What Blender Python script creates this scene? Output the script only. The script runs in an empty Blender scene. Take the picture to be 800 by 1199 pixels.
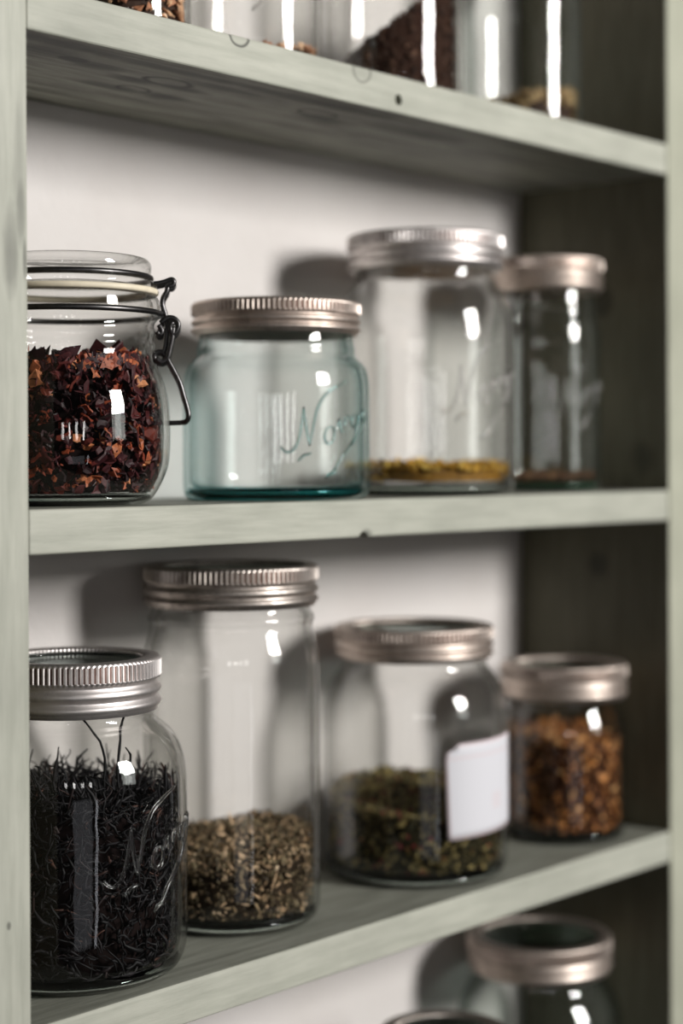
import bpy, bmesh, math, random
import numpy as np
from mathutils import Vector, Matrix

random.seed(7)
rng = np.random.default_rng(11)
SC = bpy.context.scene
COL = SC.collection
PI = math.pi
MM = 0.001

# ------------------------------------------------------------------ camera
YAW = 0.7234
CAM = Vector((-0.4684, -0.5901, 0.0201))
FWD = Vector((math.cos(YAW), math.sin(YAW), 0))
RGT = Vector((math.sin(YAW), -math.cos(YAW), 0))
FPX = 2049.7
cd = bpy.data.cameras.new('camera')
cam = bpy.data.objects.new('camera', cd)
COL.objects.link(cam)
cam.location = CAM
roll = 0.0048
up = Vector((0, 0, 1)) * math.cos(roll) + RGT * math.sin(roll)
rgt = RGT * math.cos(roll) - Vector((0, 0, 1)) * math.sin(roll)
cam.matrix_world = Matrix(((rgt.x, up.x, -FWD.x, CAM.x), (rgt.y, up.y, -FWD.y, CAM.y), (rgt.z, up.z, -FWD.z, CAM.z), (0, 0, 0, 1)))
cd.sensor_fit = 'VERTICAL'
cd.sensor_width = 24
cd.sensor_height = 36
cd.lens = FPX / 1199 * 36
cd.shift_y = -60 / 1199
cd.clip_start = 0.01
cd.dof.use_dof = True
cd.dof.focus_distance = 0.795
cd.dof.aperture_fstop = 3.8
SC.camera = cam

# ------------------------------------------------------------------ materials
def mat(name):
    m = bpy.data.materials.new(name)
    m.use_nodes = True
    nt = m.node_tree
    nt.nodes.clear()
    out = nt.nodes.new('ShaderNodeOutputMaterial')
    return m, nt, out

def N(nt, t, **kw):
    n = nt.nodes.new('ShaderNode' + t)
    for k, v in kw.items():
        if k.startswith('_'):
            setattr(n, k[1:], v)
        else:
            n.inputs[k.replace('__', ' ')].default_value = v
    return n

def ramp(nt, stops, interp='LINEAR'):
    n = nt.nodes.new('ShaderNodeValToRGB')
    n.color_ramp.interpolation = interp
    e = n.color_ramp.elements
    while len(e) > 1:
        e.remove(e[-1])
    e[0].position = stops[0][0]
    e[0].color = (*stops[0][1], 1)
    for p, c in stops[1:]:
        x = e.new(p)
        x.color = (*c, 1)
    return n

def sr(r, g, b):
    f = lambda c: (c / 255 / 12.92) if c / 255 <= 0.04045 else ((c / 255 + 0.055) / 1.055) ** 2.4
    return (f(r), f(g), f(b))

def math_node(nt, op, a, b=None):
    n = nt.nodes.new('ShaderNodeMath')
    n.operation = op
    for i, v in enumerate((a, b)):
        if v is None:
            continue
        if isinstance(v, (int, float)):
            n.inputs[i].default_value = v
        else:
            nt.links.new(v, n.inputs[i])
    return n.outputs[0]

def mixrgb(nt, fac, a, b, mode='MIX'):
    n = nt.nodes.new('ShaderNodeMix')
    n.data_type = 'RGBA'
    n.blend_type = mode
    for idx, v in ((0, fac), (6, a), (7, b)):
        if isinstance(v, (int, float)):
            n.inputs[idx].default_value = v
        elif isinstance(v, tuple):
            n.inputs[idx].default_value = (*v, 1)
        else:
            nt.links.new(v, n.inputs[idx])
    return n.outputs[2]

def paint(name, grain, knots=(), base=(173, 173, 161), dark=(155, 156, 144), stain=0.0, dirt=(96, 97, 84), spread=0.56):
    """sage painted softwood; grain = axis of the grain; knots = (centre, radii, ring or fill, strength)"""
    m, nt, out = mat(name)
    L = nt.links.new
    tc = N(nt, 'TexCoord')
    mp = N(nt, 'Mapping')
    s = [26, 26, 26]
    s['XYZ'.index(grain)] = 2.2
    mp.inputs['Scale'].default_value = s
    L(tc.outputs['Object'], mp.inputs['Vector'])
    n1 = N(nt, 'TexNoise', Scale=9.0, Detail=7.0, Roughness=0.65)
    L(mp.outputs[0], n1.inputs['Vector'])
    n2 = N(nt, 'TexNoise', Scale=14.0, Detail=5.0, Roughness=0.6)
    L(tc.outputs['Object'], n2.inputs['Vector'])
    r1 = ramp(nt, [(0.3, sr(*dark)), (0.62, sr(*base))])
    L(n1.outputs['Fac'], r1.inputs['Fac'])
    r2 = ramp(nt, [(0.3, (0.86, 0.86, 0.86)), (0.7, (1.06, 1.06, 1.06))])
    L(n2.outputs['Fac'], r2.inputs['Fac'])
    col = mixrgb(nt, 1.0, r1.outputs[0], r2.outputs[0], 'MULTIPLY')
    # scuffs and ground-in dirt
    n3 = N(nt, 'TexNoise', Scale=70.0, Detail=8.0, Roughness=0.7)
    L(mp.outputs[0], n3.inputs['Vector'])
    n3.inputs['Scale'].default_value = 3.0
    r3 = ramp(nt, [(spread, (0, 0, 0)), (spread + 0.19, (1, 1, 1))])
    L(n3.outputs['Fac'], r3.inputs['Fac'])
    f3 = math_node(nt, 'MULTIPLY', r3.outputs[0], 0.2 + stain)
    col = mixrgb(nt, f3, col, sr(*dirt))
    wob = N(nt, 'TexNoise', Scale=60.0, Detail=3.0)
    L(tc.outputs['Object'], wob.inputs['Vector'])
    for (c, rad, kind, st) in knots:
        sub = N(nt, 'VectorMath', _operation='SUBTRACT')
        L(tc.outputs['Object'], sub.inputs[0])
        sub.inputs[1].default_value = c
        dv = N(nt, 'VectorMath', _operation='DIVIDE')
        L(sub.outputs[0], dv.inputs[0])
        dv.inputs[1].default_value = rad
        ln = N(nt, 'VectorMath', _operation='LENGTH')
        L(dv.outputs[0], ln.inputs[0])
        w = math_node(nt, 'MULTIPLY', math_node(nt, 'SUBTRACT', wob.outputs['Fac'], 0.5), 0.5)
        d = math_node(nt, 'ADD', ln.outputs['Value'], w)
        if kind == 'ring':
            rr = ramp(nt, [(0.0, (0.12,) * 3), (0.66, (0.1,) * 3), (0.8, (1,) * 3), (0.88, (1,) * 3), (1.0, (0,) * 3)])
        elif kind == 'smear':
            rr = ramp(nt, [(0.0, (1,) * 3), (0.5, (0.75,) * 3), (1.1 / 1.2, (0,) * 3)])
        else:
            rr = ramp(nt, [(0.0, (1,) * 3), (0.7, (1,) * 3), (1.0, (0,) * 3)])
        L(d, rr.inputs['Fac'])
        f = math_node(nt, 'MULTIPLY', rr.outputs[0], st)
        col = mixrgb(nt, f, col, sr(20, 19, 15))
    b = N(nt, 'BsdfPrincipled', Roughness=0.55)
    b.inputs['Specular IOR Level'].default_value = 0.3
    L(col, b.inputs['Base Color'])
    bp = N(nt, 'Bump', Strength=0.25, Distance=0.0012)
    L(n1.outputs['Fac'], bp.inputs['Height'])
    L(bp.outputs[0], b.inputs['Normal'])
    L(b.outputs[0], out.inputs[0])
    return m

def thin_glass(name, face, graze, wave=0.12):
    """jar wall: Fresnel reflection over a clear wall whose tint deepens where it is seen edge-on"""
    m, nt, out = mat(name)
    L = nt.links.new
    tc = N(nt, 'TexCoord')
    nz = N(nt, 'TexNoise', Scale=38.0, Detail=2.0, Roughness=0.4)
    L(tc.outputs['Object'], nz.inputs['Vector'])
    bp = N(nt, 'Bump', Strength=wave, Distance=0.004)
    L(nz.outputs['Fac'], bp.inputs['Height'])
    lw = N(nt, 'LayerWeight', Blend=0.5)
    mixc = lambda t: tuple((1 - t) * a + t * b for a, b in zip(face, graze))
    r = ramp(nt, [(0.0, face), (0.5, mixc(0.08)), (0.72, mixc(0.3)), (0.86, mixc(0.75)), (1.0, graze)])
    L(lw.outputs['Facing'], r.inputs['Fac'])
    tr = N(nt, 'BsdfTransparent')
    L(r.outputs[0], tr.inputs['Color'])
    gl = N(nt, 'BsdfGlossy', Roughness=0.012)
    gl.inputs['Color'].default_value = (1, 1, 1, 1)
    L(bp.outputs[0], gl.inputs['Normal'])
    fr = N(nt, 'Fresnel', IOR=1.45)
    geo = N(nt, 'NewGeometry')
    # the Fresnel node inverts its index on inner faces; a thin wall reflects the same from both sides
    ior = math_node(nt, 'SUBTRACT', 1.45, math_node(nt, 'MULTIPLY', geo.outputs['Backfacing'], 1.45 - 1 / 1.45))
    L(ior, fr.inputs['IOR'])
    mx = N(nt, 'MixShader')
    L(fr.outputs[0], mx.inputs[0])
    L(tr.outputs[0], mx.inputs[1])
    L(gl.outputs[0], mx.inputs[2])
    L(mx.outputs[0], out.inputs[0])
    return m

def solid_glass(name, col, rough=0.0, ior=1.45):
    m, nt, out = mat(name)
    b = N(nt, 'BsdfGlass', Roughness=rough, IOR=ior)
    b.inputs['Color'].default_value = (*col, 1)
    nt.links.new(b.outputs[0], out.inputs[0])
    return m

def metal(name, col, rough, dirt=(60, 44, 36), dirt_amt=0.5, sc=90):
    m, nt, out = mat(name)
    L = nt.links.new
    tc = N(nt, 'TexCoord')
    n = N(nt, 'TexNoise', Scale=float(sc), Detail=7.0, Roughness=0.7)
    L(tc.outputs['Object'], n.inputs['Vector'])
    r = ramp(nt, [(0.48, (0, 0, 0)), (0.74, (1, 1, 1))])
    L(n.outputs['Fac'], r.inputs['Fac'])
    f = math_node(nt, 'MULTIPLY', r.outputs[0], dirt_amt)
    c = mixrgb(nt, f, sr(*col), sr(*dirt))
    b = N(nt, 'BsdfPrincipled', Metallic=1.0)
    L(c, b.inputs['Base Color'])
    rr = math_node(nt, 'ADD', math_node(nt, 'MULTIPLY', n.outputs['Fac'], 0.3), rough - 0.12)
    L(rr, b.inputs['Roughness'])
    L(b.outputs[0], out.inputs[0])
    return m

def island(name, stops, rough=0.7, bump=0.0, spec=0.3, mottle=0.35):
    """loose dried stuff: every crumb takes its own colour"""
    m, nt, out = mat(name)
    L = nt.links.new
    g = N(nt, 'NewGeometry')
    r = ramp(nt, stops)
    L(g.outputs['Random Per Island'], r.inputs['Fac'])
    tc = N(nt, 'TexCoord')
    n = N(nt, 'TexNoise', Scale=420.0, Detail=4.0)
    L(tc.outputs['Object'], n.inputs['Vector'])
    r2 = ramp(nt, [(0.3, (1 - mottle,) * 3), (0.7, (1 + mottle,) * 3)])
    L(n.outputs['Fac'], r2.inputs['Fac'])
    c = mixrgb(nt, 1.0, r.outputs[0], r2.outputs[0], 'MULTIPLY')
    b = N(nt, 'BsdfPrincipled', Roughness=rough)
    b.inputs['Specular IOR Level'].default_value = spec
    L(c, b.inputs['Base Color'])
    L(b.outputs[0], out.inputs[0])
    return m

def flat(name, c, rough=0.6, metallic=0.0, spec=0.4):
    m, nt, out = mat(name)
    tc = N(nt, 'TexCoord')
    n = N(nt, 'TexNoise', Scale=160.0, Detail=4.0)
    nt.links.new(tc.outputs['Object'], n.inputs['Vector'])
    r = ramp(nt, [(0.3, tuple(0.85 * x for x in c)), (0.7, c)])
    nt.links.new(n.outputs['Fac'], r.inputs['Fac'])
    b = N(nt, 'BsdfPrincipled', Roughness=rough, Metallic=metallic)
    b.inputs['Specular IOR Level'].default_value = spec
    nt.links.new(r.outputs[0], b.inputs['Base Color'])
    nt.links.new(b.outputs[0], out.inputs[0])
    return m

# ------------------------------------------------------------------ mesh helpers
def link_mesh(name, verts, faces, mats, parent=None, smooth=True, loc=None, midx=None):
    me = bpy.data.meshes.new(name)
    me.from_pydata([tuple(v) for v in verts], [], [tuple(f) for f in faces])
    me.validate()
    for m in (mats if isinstance(mats, (list, tuple)) else [mats]):
        me.materials.append(m)
    if midx is not None:
        me.polygons.foreach_set('material_index', np.asarray(midx, dtype=np.int32))
    if smooth:
        me.polygons.foreach_set('use_smooth', [True] * len(me.polygons))
    me.update()
    o = bpy.data.objects.new(name, me)
    COL.objects.link(o)
    if parent is not None:
        o.parent = parent
    if loc is not None:
        o.location = loc
    return o

def fix_normals(o):
    bm = bmesh.new()
    bm.from_mesh(o.data)
    bmesh.ops.recalc_face_normals(bm, faces=bm.faces)
    bm.to_mesh(o.data)
    bm.free()

def tag(o, label=None, cat=None, group=None, kind=None):
    if label: o['label'] = label
    if cat: o['category'] = cat
    if group: o['group'] = group
    if kind: o['kind'] = kind

def empty(name, loc, label, cat, group=None):
    o = bpy.data.objects.new(name, None)
    o.empty_display_size = 0.02
    COL.objects.link(o)
    o.location = loc
    tag(o, label, cat, group)
    return o

def smooth_poly(pts, it=2):
    """corner cutting of an open profile, ends kept"""
    p = [tuple(map(float, q)) for q in pts]
    for _ in range(it):
        q = [p[0]]
        for a, b in zip(p[:-1], p[1:]):
            q.append((0.75 * a[0] + 0.25 * b[0], 0.75 * a[1] + 0.25 * b[1]))
            q.append((0.25 * a[0] + 0.75 * b[0], 0.25 * a[1] + 0.75 * b[1]))
        q.append(p[-1])
        p = q
    return p

def lathe(prof, seg, closed=False, rfun=None):
    """prof in mm [(r, z)]; rfun(i_profile, k_segment) -> radius shift in mm"""
    V, F = [], []
    rings = []
    for i, (r, z) in enumerate(prof):
        if r < 1e-6:
            V.append((0, 0, z * MM))
            rings.append([len(V) - 1] * seg)
        else:
            base = len(V)
            for k in range(seg):
                a = 2 * PI * k / seg
                rr = (r + (rfun(i, k) if rfun else 0)) * MM
                V.append((rr * math.cos(a), rr * math.sin(a), z * MM))
            rings.append(list(range(base, base + seg)))
    n = len(prof)
    for i in range(n if closed else n - 1):
        A, B = rings[i], rings[(i + 1) % n]
        for k in range(seg):
            q = [A[k], A[(k + 1) % seg], B[(k + 1) % seg], B[k]]
            u = []
            for x in q:
                if x not in u:
                    u.append(x)
            if len(u) >= 3:
                F.append(u)
    return V, F

def tube(pts, r, sides=8, cyc=False, rads=None):
    """tube along 3-D points"""
    P = [Vector(p) for p in pts]
    n = len(P)
    V, F = [], []
    prev = None
    for i in range(n):
        if cyc:
            t = (P[(i + 1) % n] - P[i - 1]).normalized()
        else:
            t = (P[min(i + 1, n - 1)] - P[max(i - 1, 0)]).normalized()
        if prev is None:
            ref = Vector((0, 0, 1)) if abs(t.z) < 0.9 else Vector((1, 0, 0))
            u = t.cross(ref).normalized()
        else:
            u = (prev - t * prev.dot(t)).normalized()
        prev = u
        w = t.cross(u)
        rr = rads[i] if rads else r
        for k in range(sides):
            a = 2 * PI * k / sides
            V.append(P[i] + (u * math.cos(a) + w * math.sin(a)) * rr)
    for i in range(n if cyc else n - 1):
        j = (i + 1) % n
        for k in range(sides):
            F.append((i * sides + k, i * sides + (k + 1) % sides, j * sides + (k + 1) % sides, j * sides + k))
    if not cyc:
        F.append(tuple(range(sides))[::-1])
        F.append(tuple((n - 1) * sides + k for k in range(sides)))
    return V, F

def spline(pts, per=6, cyc=False):
    """Catmull-Rom through points (any dimension)"""
    P = [np.array(p, float) for p in pts]
    n = len(P)
    out = []
    for i in range(n if cyc else n - 1):
        if cyc:
            p0, p1, p2, p3 = P[i - 1], P[i], P[(i + 1) % n], P[(i + 2) % n]
        else:
            p1, p2 = P[i], P[i + 1]
            p0 = P[i - 1] if i else 2 * p1 - p2
            p3 = P[i + 2] if i + 2 < n else 2 * p2 - p1
        for k in range(per):
            t = k / per
            out.append(0.5 * (2 * p1 + (p2 - p0) * t + (2 * p0 - 5 * p1 + 4 * p2 - p3) * t * t + (3 * p1 - p0 - 3 * p2 + p3) * t ** 3))
    if not cyc:
        out.append(P[-1])
    return [tuple(p) for p in out]

class MB:
    def __init__(self):
        self.V, self.F = [], []
    def add(self, VF):
        o = len(self.V)
        self.V += list(VF[0])
        self.F += [tuple(i + o for i in f) for f in VF[1]]
        return self

def box_mesh(name, lo, hi, m, parent, bevel=0.0012, grid=None, wob=0.0, cutters=(), inner=None):
    bm = bmesh.new()
    bmesh.ops.create_cube(bm, size=1)
    for v in bm.verts:
        for i in range(3):
            v.co[i] = lo[i] if v.co[i] < 0 else hi[i]
    if bevel:
        bmesh.ops.bevel(bm, geom=list(bm.edges), offset=bevel, segments=3, affect='EDGES', profile=0.6)
    me = bpy.data.meshes.new(name)
    bm.to_mesh(me)
    bm.free()
    o = bpy.data.objects.new(name, me)
    COL.objects.link(o)
    me.materials.append(m)
    if inner:      # inner faces get a darker copy of the paint, interior shade mixed into its colour
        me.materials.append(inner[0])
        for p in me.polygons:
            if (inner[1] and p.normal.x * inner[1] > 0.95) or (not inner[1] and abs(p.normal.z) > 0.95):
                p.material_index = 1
    for (c, axis, r, dpt) in cutters:
        bmc = bmesh.new()
        bmesh.ops.create_cone(bmc, cap_ends=True, segments=20, radius1=r, radius2=r, depth=dpt)
        if axis == 'Y':
            bmesh.ops.rotate(bmc, verts=bmc.verts, matrix=Matrix.Rotation(PI / 2, 3, 'X'))
        bmesh.ops.translate(bmc, verts=bmc.verts, vec=c)
        mc = bpy.data.meshes.new('drill')
        bmc.to_mesh(mc)
        bmc.free()
        oc = bpy.data.objects.new('drill', mc)
        COL.objects.link(oc)
        mod = o.modifiers.new('hole', 'BOOLEAN')
        mod.operation = 'DIFFERENCE'
        mod.object = oc
        mod.solver = 'EXACT'
        bpy.context.view_layer.update()
        ev = o.evaluated_get(bpy.context.evaluated_depsgraph_get())
        nm = bpy.data.meshes.new_from_object(ev)
        o.modifiers.clear()
        o.data = nm
        bpy.data.objects.remove(oc, do_unlink=True)
    if parent is not None:
        o.parent = parent
    return o

# ------------------------------------------------------------------ the setting: wall and the shelf unit
LEN, DEP = 0.52, 0.118
m_wall, nt, out = mat('white_plaster')
tc = N(nt, 'TexCoord')
n1 = N(nt, 'TexNoise', Scale=9.0, Detail=6.0, Roughness=0.6)
nt.links.new(tc.outputs['Object'], n1.inputs['Vector'])
rw = ramp(nt, [(0.3, sr(197, 191, 187)), (0.7, sr(207, 202, 199))])
nt.links.new(n1.outputs['Fac'], rw.inputs['Fac'])
n2 = N(nt, 'TexNoise', Scale=150.0, Detail=5.0)
nt.links.new(tc.outputs['Object'], n2.inputs['Vector'])
bp = N(nt, 'Bump', Strength=0.25, Distance=0.002)
nt.links.new(n2.outputs['Fac'], bp.inputs['Height'])
bw = N(nt, 'BsdfPrincipled', Roughness=0.8)
nt.links.new(rw.outputs[0], bw.inputs['Base Color'])
nt.links.new(bp.outputs[0], bw.inputs['Normal'])
nt.links.new(bw.outputs[0], out.inputs[0])
wall = box_mesh('wall_back', (-1.2, DEP, -1.0), (1.8, DEP + 0.1, 1.2), m_wall, None, bevel=0)
tag(wall, 'white plastered wall behind the sage green shelves', 'wall', None, 'structure')

rack = empty('wall_shelf', (LEN / 2, DEP / 2, -0.463),
             'sage green painted wooden shelf unit holding rows of glass storage jars', 'shelf')
RO = Vector(rack.location)
def rb(name, lo, hi, m, **kw):
    """box given in world coordinates, kept as a child of the shelf unit"""
    lo = tuple(Vector(lo) - RO)
    hi = tuple(Vector(hi) - RO)
    cut = [(tuple(Vector(c) - RO), a, r, d) for (c, a, r, d) in kw.pop('cutters', ())]
    return box_mesh(name, lo, hi, m, rack, cutters=cut, **kw)
def K(x, y, z, rx, ry, rz, kind, st):
    return (tuple(Vector((x, y, z)) - RO), (rx, ry, rz), kind, st)

m_post = paint('sage_paint_upright', 'Z', [K(-0.0095, 0, 0.108, 0.006, 0.01, 0.024, 'smear', 0.5), K(-0.004, 0, 0.124, 0.003, 0.01, 0.018, 'smear', 0.4), K(-0.002, 0, 0.106, 0.0016, 0.01, 0.012, 'smear', 0.6),
                                            K(-0.005, 0, 0.15, 0.004, 0.01, 0.03, 'smear', 0.25), K(-0.012, 0, -0.174, 0.0012, 0.01, 0.002, 'fill', 0.6)])
m_top = paint('sage_paint_top_shelf', 'X', [K(0.128, 0, 0.2236, 0.0075, 0.02, 0.006, 'ring', 0.75),
                                             K(0.218, 0, 0.2215, 0.008, 0.02, 0.0065, 'ring', 0.45)])
SHADED = dict(base=(140, 141, 130), dark=(104, 105, 95))  # sage darkened: the shade on shelf tops and undersides is painted in
m_under = paint('shaded_paint_knotty', 'X',
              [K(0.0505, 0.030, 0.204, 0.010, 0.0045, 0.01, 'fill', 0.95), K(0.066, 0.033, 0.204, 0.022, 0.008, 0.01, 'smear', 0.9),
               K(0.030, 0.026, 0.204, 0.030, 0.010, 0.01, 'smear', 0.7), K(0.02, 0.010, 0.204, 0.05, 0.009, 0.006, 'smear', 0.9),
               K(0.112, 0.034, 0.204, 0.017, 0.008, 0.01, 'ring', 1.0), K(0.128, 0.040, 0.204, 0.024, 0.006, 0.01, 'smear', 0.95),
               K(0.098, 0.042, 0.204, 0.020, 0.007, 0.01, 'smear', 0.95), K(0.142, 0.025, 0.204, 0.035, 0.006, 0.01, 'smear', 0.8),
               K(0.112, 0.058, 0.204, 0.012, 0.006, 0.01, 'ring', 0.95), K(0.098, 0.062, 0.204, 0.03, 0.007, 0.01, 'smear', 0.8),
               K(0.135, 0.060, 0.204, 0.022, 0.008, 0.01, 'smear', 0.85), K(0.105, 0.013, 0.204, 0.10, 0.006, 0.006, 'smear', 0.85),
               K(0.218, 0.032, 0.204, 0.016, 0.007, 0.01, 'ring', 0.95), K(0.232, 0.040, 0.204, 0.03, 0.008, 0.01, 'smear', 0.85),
               K(0.205, 0.013, 0.204, 0.09, 0.008, 0.006, 'smear', 0.9), K(0.30, 0.03, 0.204, 0.06, 0.012, 0.006, 'smear', 0.6)], stain=0.55, dirt=(40, 40, 33), spread=0.47, **dict(SHADED, base=(160, 160, 148), dark=(118, 119, 108)))  # real knots and stains over a base darkened for shade
m_shaded = paint('shaded_sage_paint', 'X', stain=0.15, **SHADED)
m_mid = paint('sage_paint_middle_shelf', 'X', [K(0.22, 0, -0.018, 0.006, 0.006, 0.004, 'smear', 0.6)])
m_low = paint('sage_paint_lower_shelf', 'X')
m_side = paint('sage_paint_side', 'Z', base=(166, 166, 150), dark=(152, 153, 137))  # slightly darker, yellower sage; light falloff along the unit is painted in
m_side_in = paint('shaded_olive_paint', 'Z', [K(0.52, 0.05, 0.125, 0.01, 0.009, 0.012, 'fill', 0.5),
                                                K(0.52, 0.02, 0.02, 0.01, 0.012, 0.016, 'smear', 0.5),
                                                K(0.52, 0.055, -0.05, 0.01, 0.01, 0.012, 'smear', 0.6)], base=(104, 101, 84), dark=(84, 82, 66))  # olive tone, darkened further to carry the shade inside the unit
ZT = [(0.204, 0.2238), (-0.0195, 0.0), (-0.2402, -0.2205), (-0.463, -0.443)]
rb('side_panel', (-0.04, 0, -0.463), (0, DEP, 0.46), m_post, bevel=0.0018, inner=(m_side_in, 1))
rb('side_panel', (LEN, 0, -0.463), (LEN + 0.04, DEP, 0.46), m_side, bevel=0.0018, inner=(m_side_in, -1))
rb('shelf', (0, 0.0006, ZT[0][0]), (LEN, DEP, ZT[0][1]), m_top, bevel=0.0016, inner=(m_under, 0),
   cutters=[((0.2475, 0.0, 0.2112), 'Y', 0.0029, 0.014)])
rb('shelf', (0, 0.0006, ZT[1][0]), (LEN, DEP, ZT[1][1]), m_mid, bevel=0.0016, inner=(m_shaded, 0),
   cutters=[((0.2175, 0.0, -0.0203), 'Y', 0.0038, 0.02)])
rb('shelf', (0, 0.0006, ZT[2][0]), (LEN, DEP, ZT[2][1]), m_low, bevel=0.0016, inner=(m_shaded, 0))
rb('shelf', (0, 0.0006, ZT[3][0]), (LEN, DEP, ZT[3][1]), m_low, bevel=0.0016, inner=(m_shaded, 0))

# ------------------------------------------------------------------ jar materials
G_clear = thin_glass('clear_jar_glass', (0.986, 0.987, 0.982), (0.34, 0.345, 0.32))
G_aqua = thin_glass('aqua_jar_glass', (0.966, 0.984, 0.981), (0.09, 0.33, 0.33))
G_green = thin_glass('greenish_jar_glass', (0.97, 0.98, 0.973), (0.22, 0.29, 0.255))
S_clear = solid_glass('clear_glass_block', (0.80, 0.83, 0.81))
S_aqua = solid_glass('aqua_glass_block', (0.30, 0.62, 0.62))
S_green = solid_glass('green_glass_block', (0.70, 0.86, 0.78))
S_lid = solid_glass('green_lid_glass', (0.72, 0.80, 0.78))
E_clear = solid_glass('clear_glass_relief', (1.0, 1.0, 1.0), 0.16)
E_aqua = solid_glass('aqua_glass_relief', (0.84, 0.95, 0.95), 0.03)
M_band = metal('worn_aluminium', (226, 219, 216), 0.42, dirt_amt=0.4)
M_band_dark = metal('tarnished_aluminium', (198, 188, 180), 0.4, dirt_amt=0.75)
M_band_warm = metal('warm_worn_aluminium', (206, 192, 182), 0.44, dirt_amt=0.55)
M_grime = metal('grimy_groove', (120, 92, 84), 0.5, dirt=(40, 26, 22), dirt_amt=0.8)
M_wire = metal('dark_steel_wire', (92, 90, 90), 0.34, dirt=(30, 28, 28), dirt_amt=0.6, sc=200)
M_gasket = flat('cream_rubber', sr(226, 214, 190), 0.55)

def place(px, d):
    """centre of a jar on the ray of image column px at depth d"""
    w = FWD * d + RGT * ((px - 400) / FPX * d)
    return CAM.x + w.x, CAM.y + w.y

def lid(root, zt, R, H, m, glass, knurl=104):
    seg = knurl * 4
    prof = [(R - 8.5, zt - 2.6), (R - 8.3, zt - 1.0), (R - 7.6, zt - 0.4), (R - 2.2, zt), (R - 0.9, zt - 0.3), (R - 0.1, zt - 1.2),
            (R + 0.1, zt - 1.9), (R + 0.15, zt - 0.36 * H), (R - 0.1, zt - 0.40 * H), (R - 1.5, zt - 0.44 * H), (R - 1.6, zt - 0.48 * H),
            (R - 0.4, zt - 0.53 * H), (R + 0.55, zt - 0.60 * H), (R - 0.2, zt - 0.66 * H), (R - 1.5, zt - 0.71 * H), (R - 1.4, zt - 0.75 * H),
            (R + 0.1, zt - 0.80 * H), (R + 0.5, zt - 0.85 * H), (R - 0.4, zt - 0.91 * H), (R - 1.5, zt - 0.94 * H), (R - 1.5, zt - H),
            (R - 2.4, zt - H), (R - 2.7, zt - 2.6)]
    def rf(i, k):
        hi = k % 4 < 2
        return (0.30 if hi else -0.55) if i in (6, 7) else ((0.25 if hi else -0.25) if i in (0, 1, 2) else 0)
    V, F = lathe(prof, seg, closed=True, rfun=rf)
    groove = [1 if (f // seg in (6,) and f % seg % 4 in (1, 2, 3) and (f % seg) % 4 == 2) else 0 for f in range(len(F))]
    o = link_mesh('screw_band', V, F, [m, M_grime], root, smooth=False, midx=groove)
    o.data.polygons.foreach_set('use_smooth', [f // seg not in (6,) for f in range(len(F))])
    fix_normals(o)
    r = R - 3.0
    dp = [(0, zt - 4.4), (r * 0.6, zt - 4.2), (r * 0.72, zt - 3.4), (r - 0.6, zt - 3.0), (r, zt - 3.6), (r, zt - 7.4), (r - 1, zt - 8), (r - 6, zt - 8), (r - 7, zt - 8.6), (0, zt - 8.6)]
    V, F = lathe(dp, 72)
    g = link_mesh('lid_glass', V, F, glass, root)
    fix_normals(g)
    return o

def jar_body(root, prof, wall_t, base_t, glass, block, seg=96, name='jar_body'):
    outer = smooth_poly(prof, 2)
    top = outer[-1]
    inner = []
    for (r, z) in reversed(outer):
        if z > base_t + 0.5 and r - wall_t > 1:
            inner.append((r - wall_t, min(z, top[1] - 0.01)))
    inner = inner + [(inner[-1][0] - 2.5, base_t + 0.15), (inner[-1][0] * 0.5, base_t + 0.6), (0, base_t + 0.9)]
    full = [(0, 1.4), (outer[0][0] - 6, 1.2), (outer[0][0] - 2.5, 0.15)] + outer + inner
    V, F = lathe(full, seg)
    o = link_mesh(name, V, F, glass, root)
    fix_normals(o)
    rb_ = min(r for r, z in outer if z < base_t + 0.5 and r > 5)
    rmax = max(r for r, z in outer if z < base_t + 2.5)
    V, F = lathe([(0, 1.8), (rb_ - 4, 1.7), (rb_ - 1.5, 1.2), (rmax - 2.0, base_t * 0.55), (rmax - 2.6, base_t - 0.3), (rmax - 5.5, base_t - 0.2), (0, base_t + 0.4)], 72)
    b = link_mesh('base', V, F, block, root)
    fix_normals(b)
    return o

def jar(name, label, px, d, z0, prof, wall_t, base_t, glass, block, zt, R, H, band, lidg, group='jars with metal screw bands'):
    x, y = place(px, d)
    root = empty(name, (x, y, z0), label, 'jar', group)
    jar_body(root, prof, wall_t, base_t, glass, block)
    if R:
        lid(root, zt, R, H, band, lidg)
    return root

# ------------------------------------------------------------------ loose contents
def chunk_arrays(n, size, flat_, elong):
    """n irregular little eight-sided crumbs -> list of (verts, faces)"""
    base = np.array([(1, 0, 0), (-1, 0, 0), (0, 1, 0), (0, -1, 0), (0, 0, 1), (0, 0, -1)], float)
    faces = [(0, 2, 4), (2, 1, 4), (1, 3, 4), (3, 0, 4), (2, 0, 5), (1, 2, 5), (3, 1, 5), (0, 3, 5)]
    V = np.repeat(base[None], n, 0) * rng.uniform(0.55, 1.25, (n, 6, 1)) + rng.normal(0, 0.18, (n, 6, 3))
    s = size * np.exp(np.clip(rng.normal(0, 0.35, n), -0.8, 0.6))
    sc = np.stack([s * rng.uniform(1, elong, n), s, s * rng.uniform(flat_ * 0.6, flat_ * 1.4, n)], 1)
    return V * sc[:, None, :], faces

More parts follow.
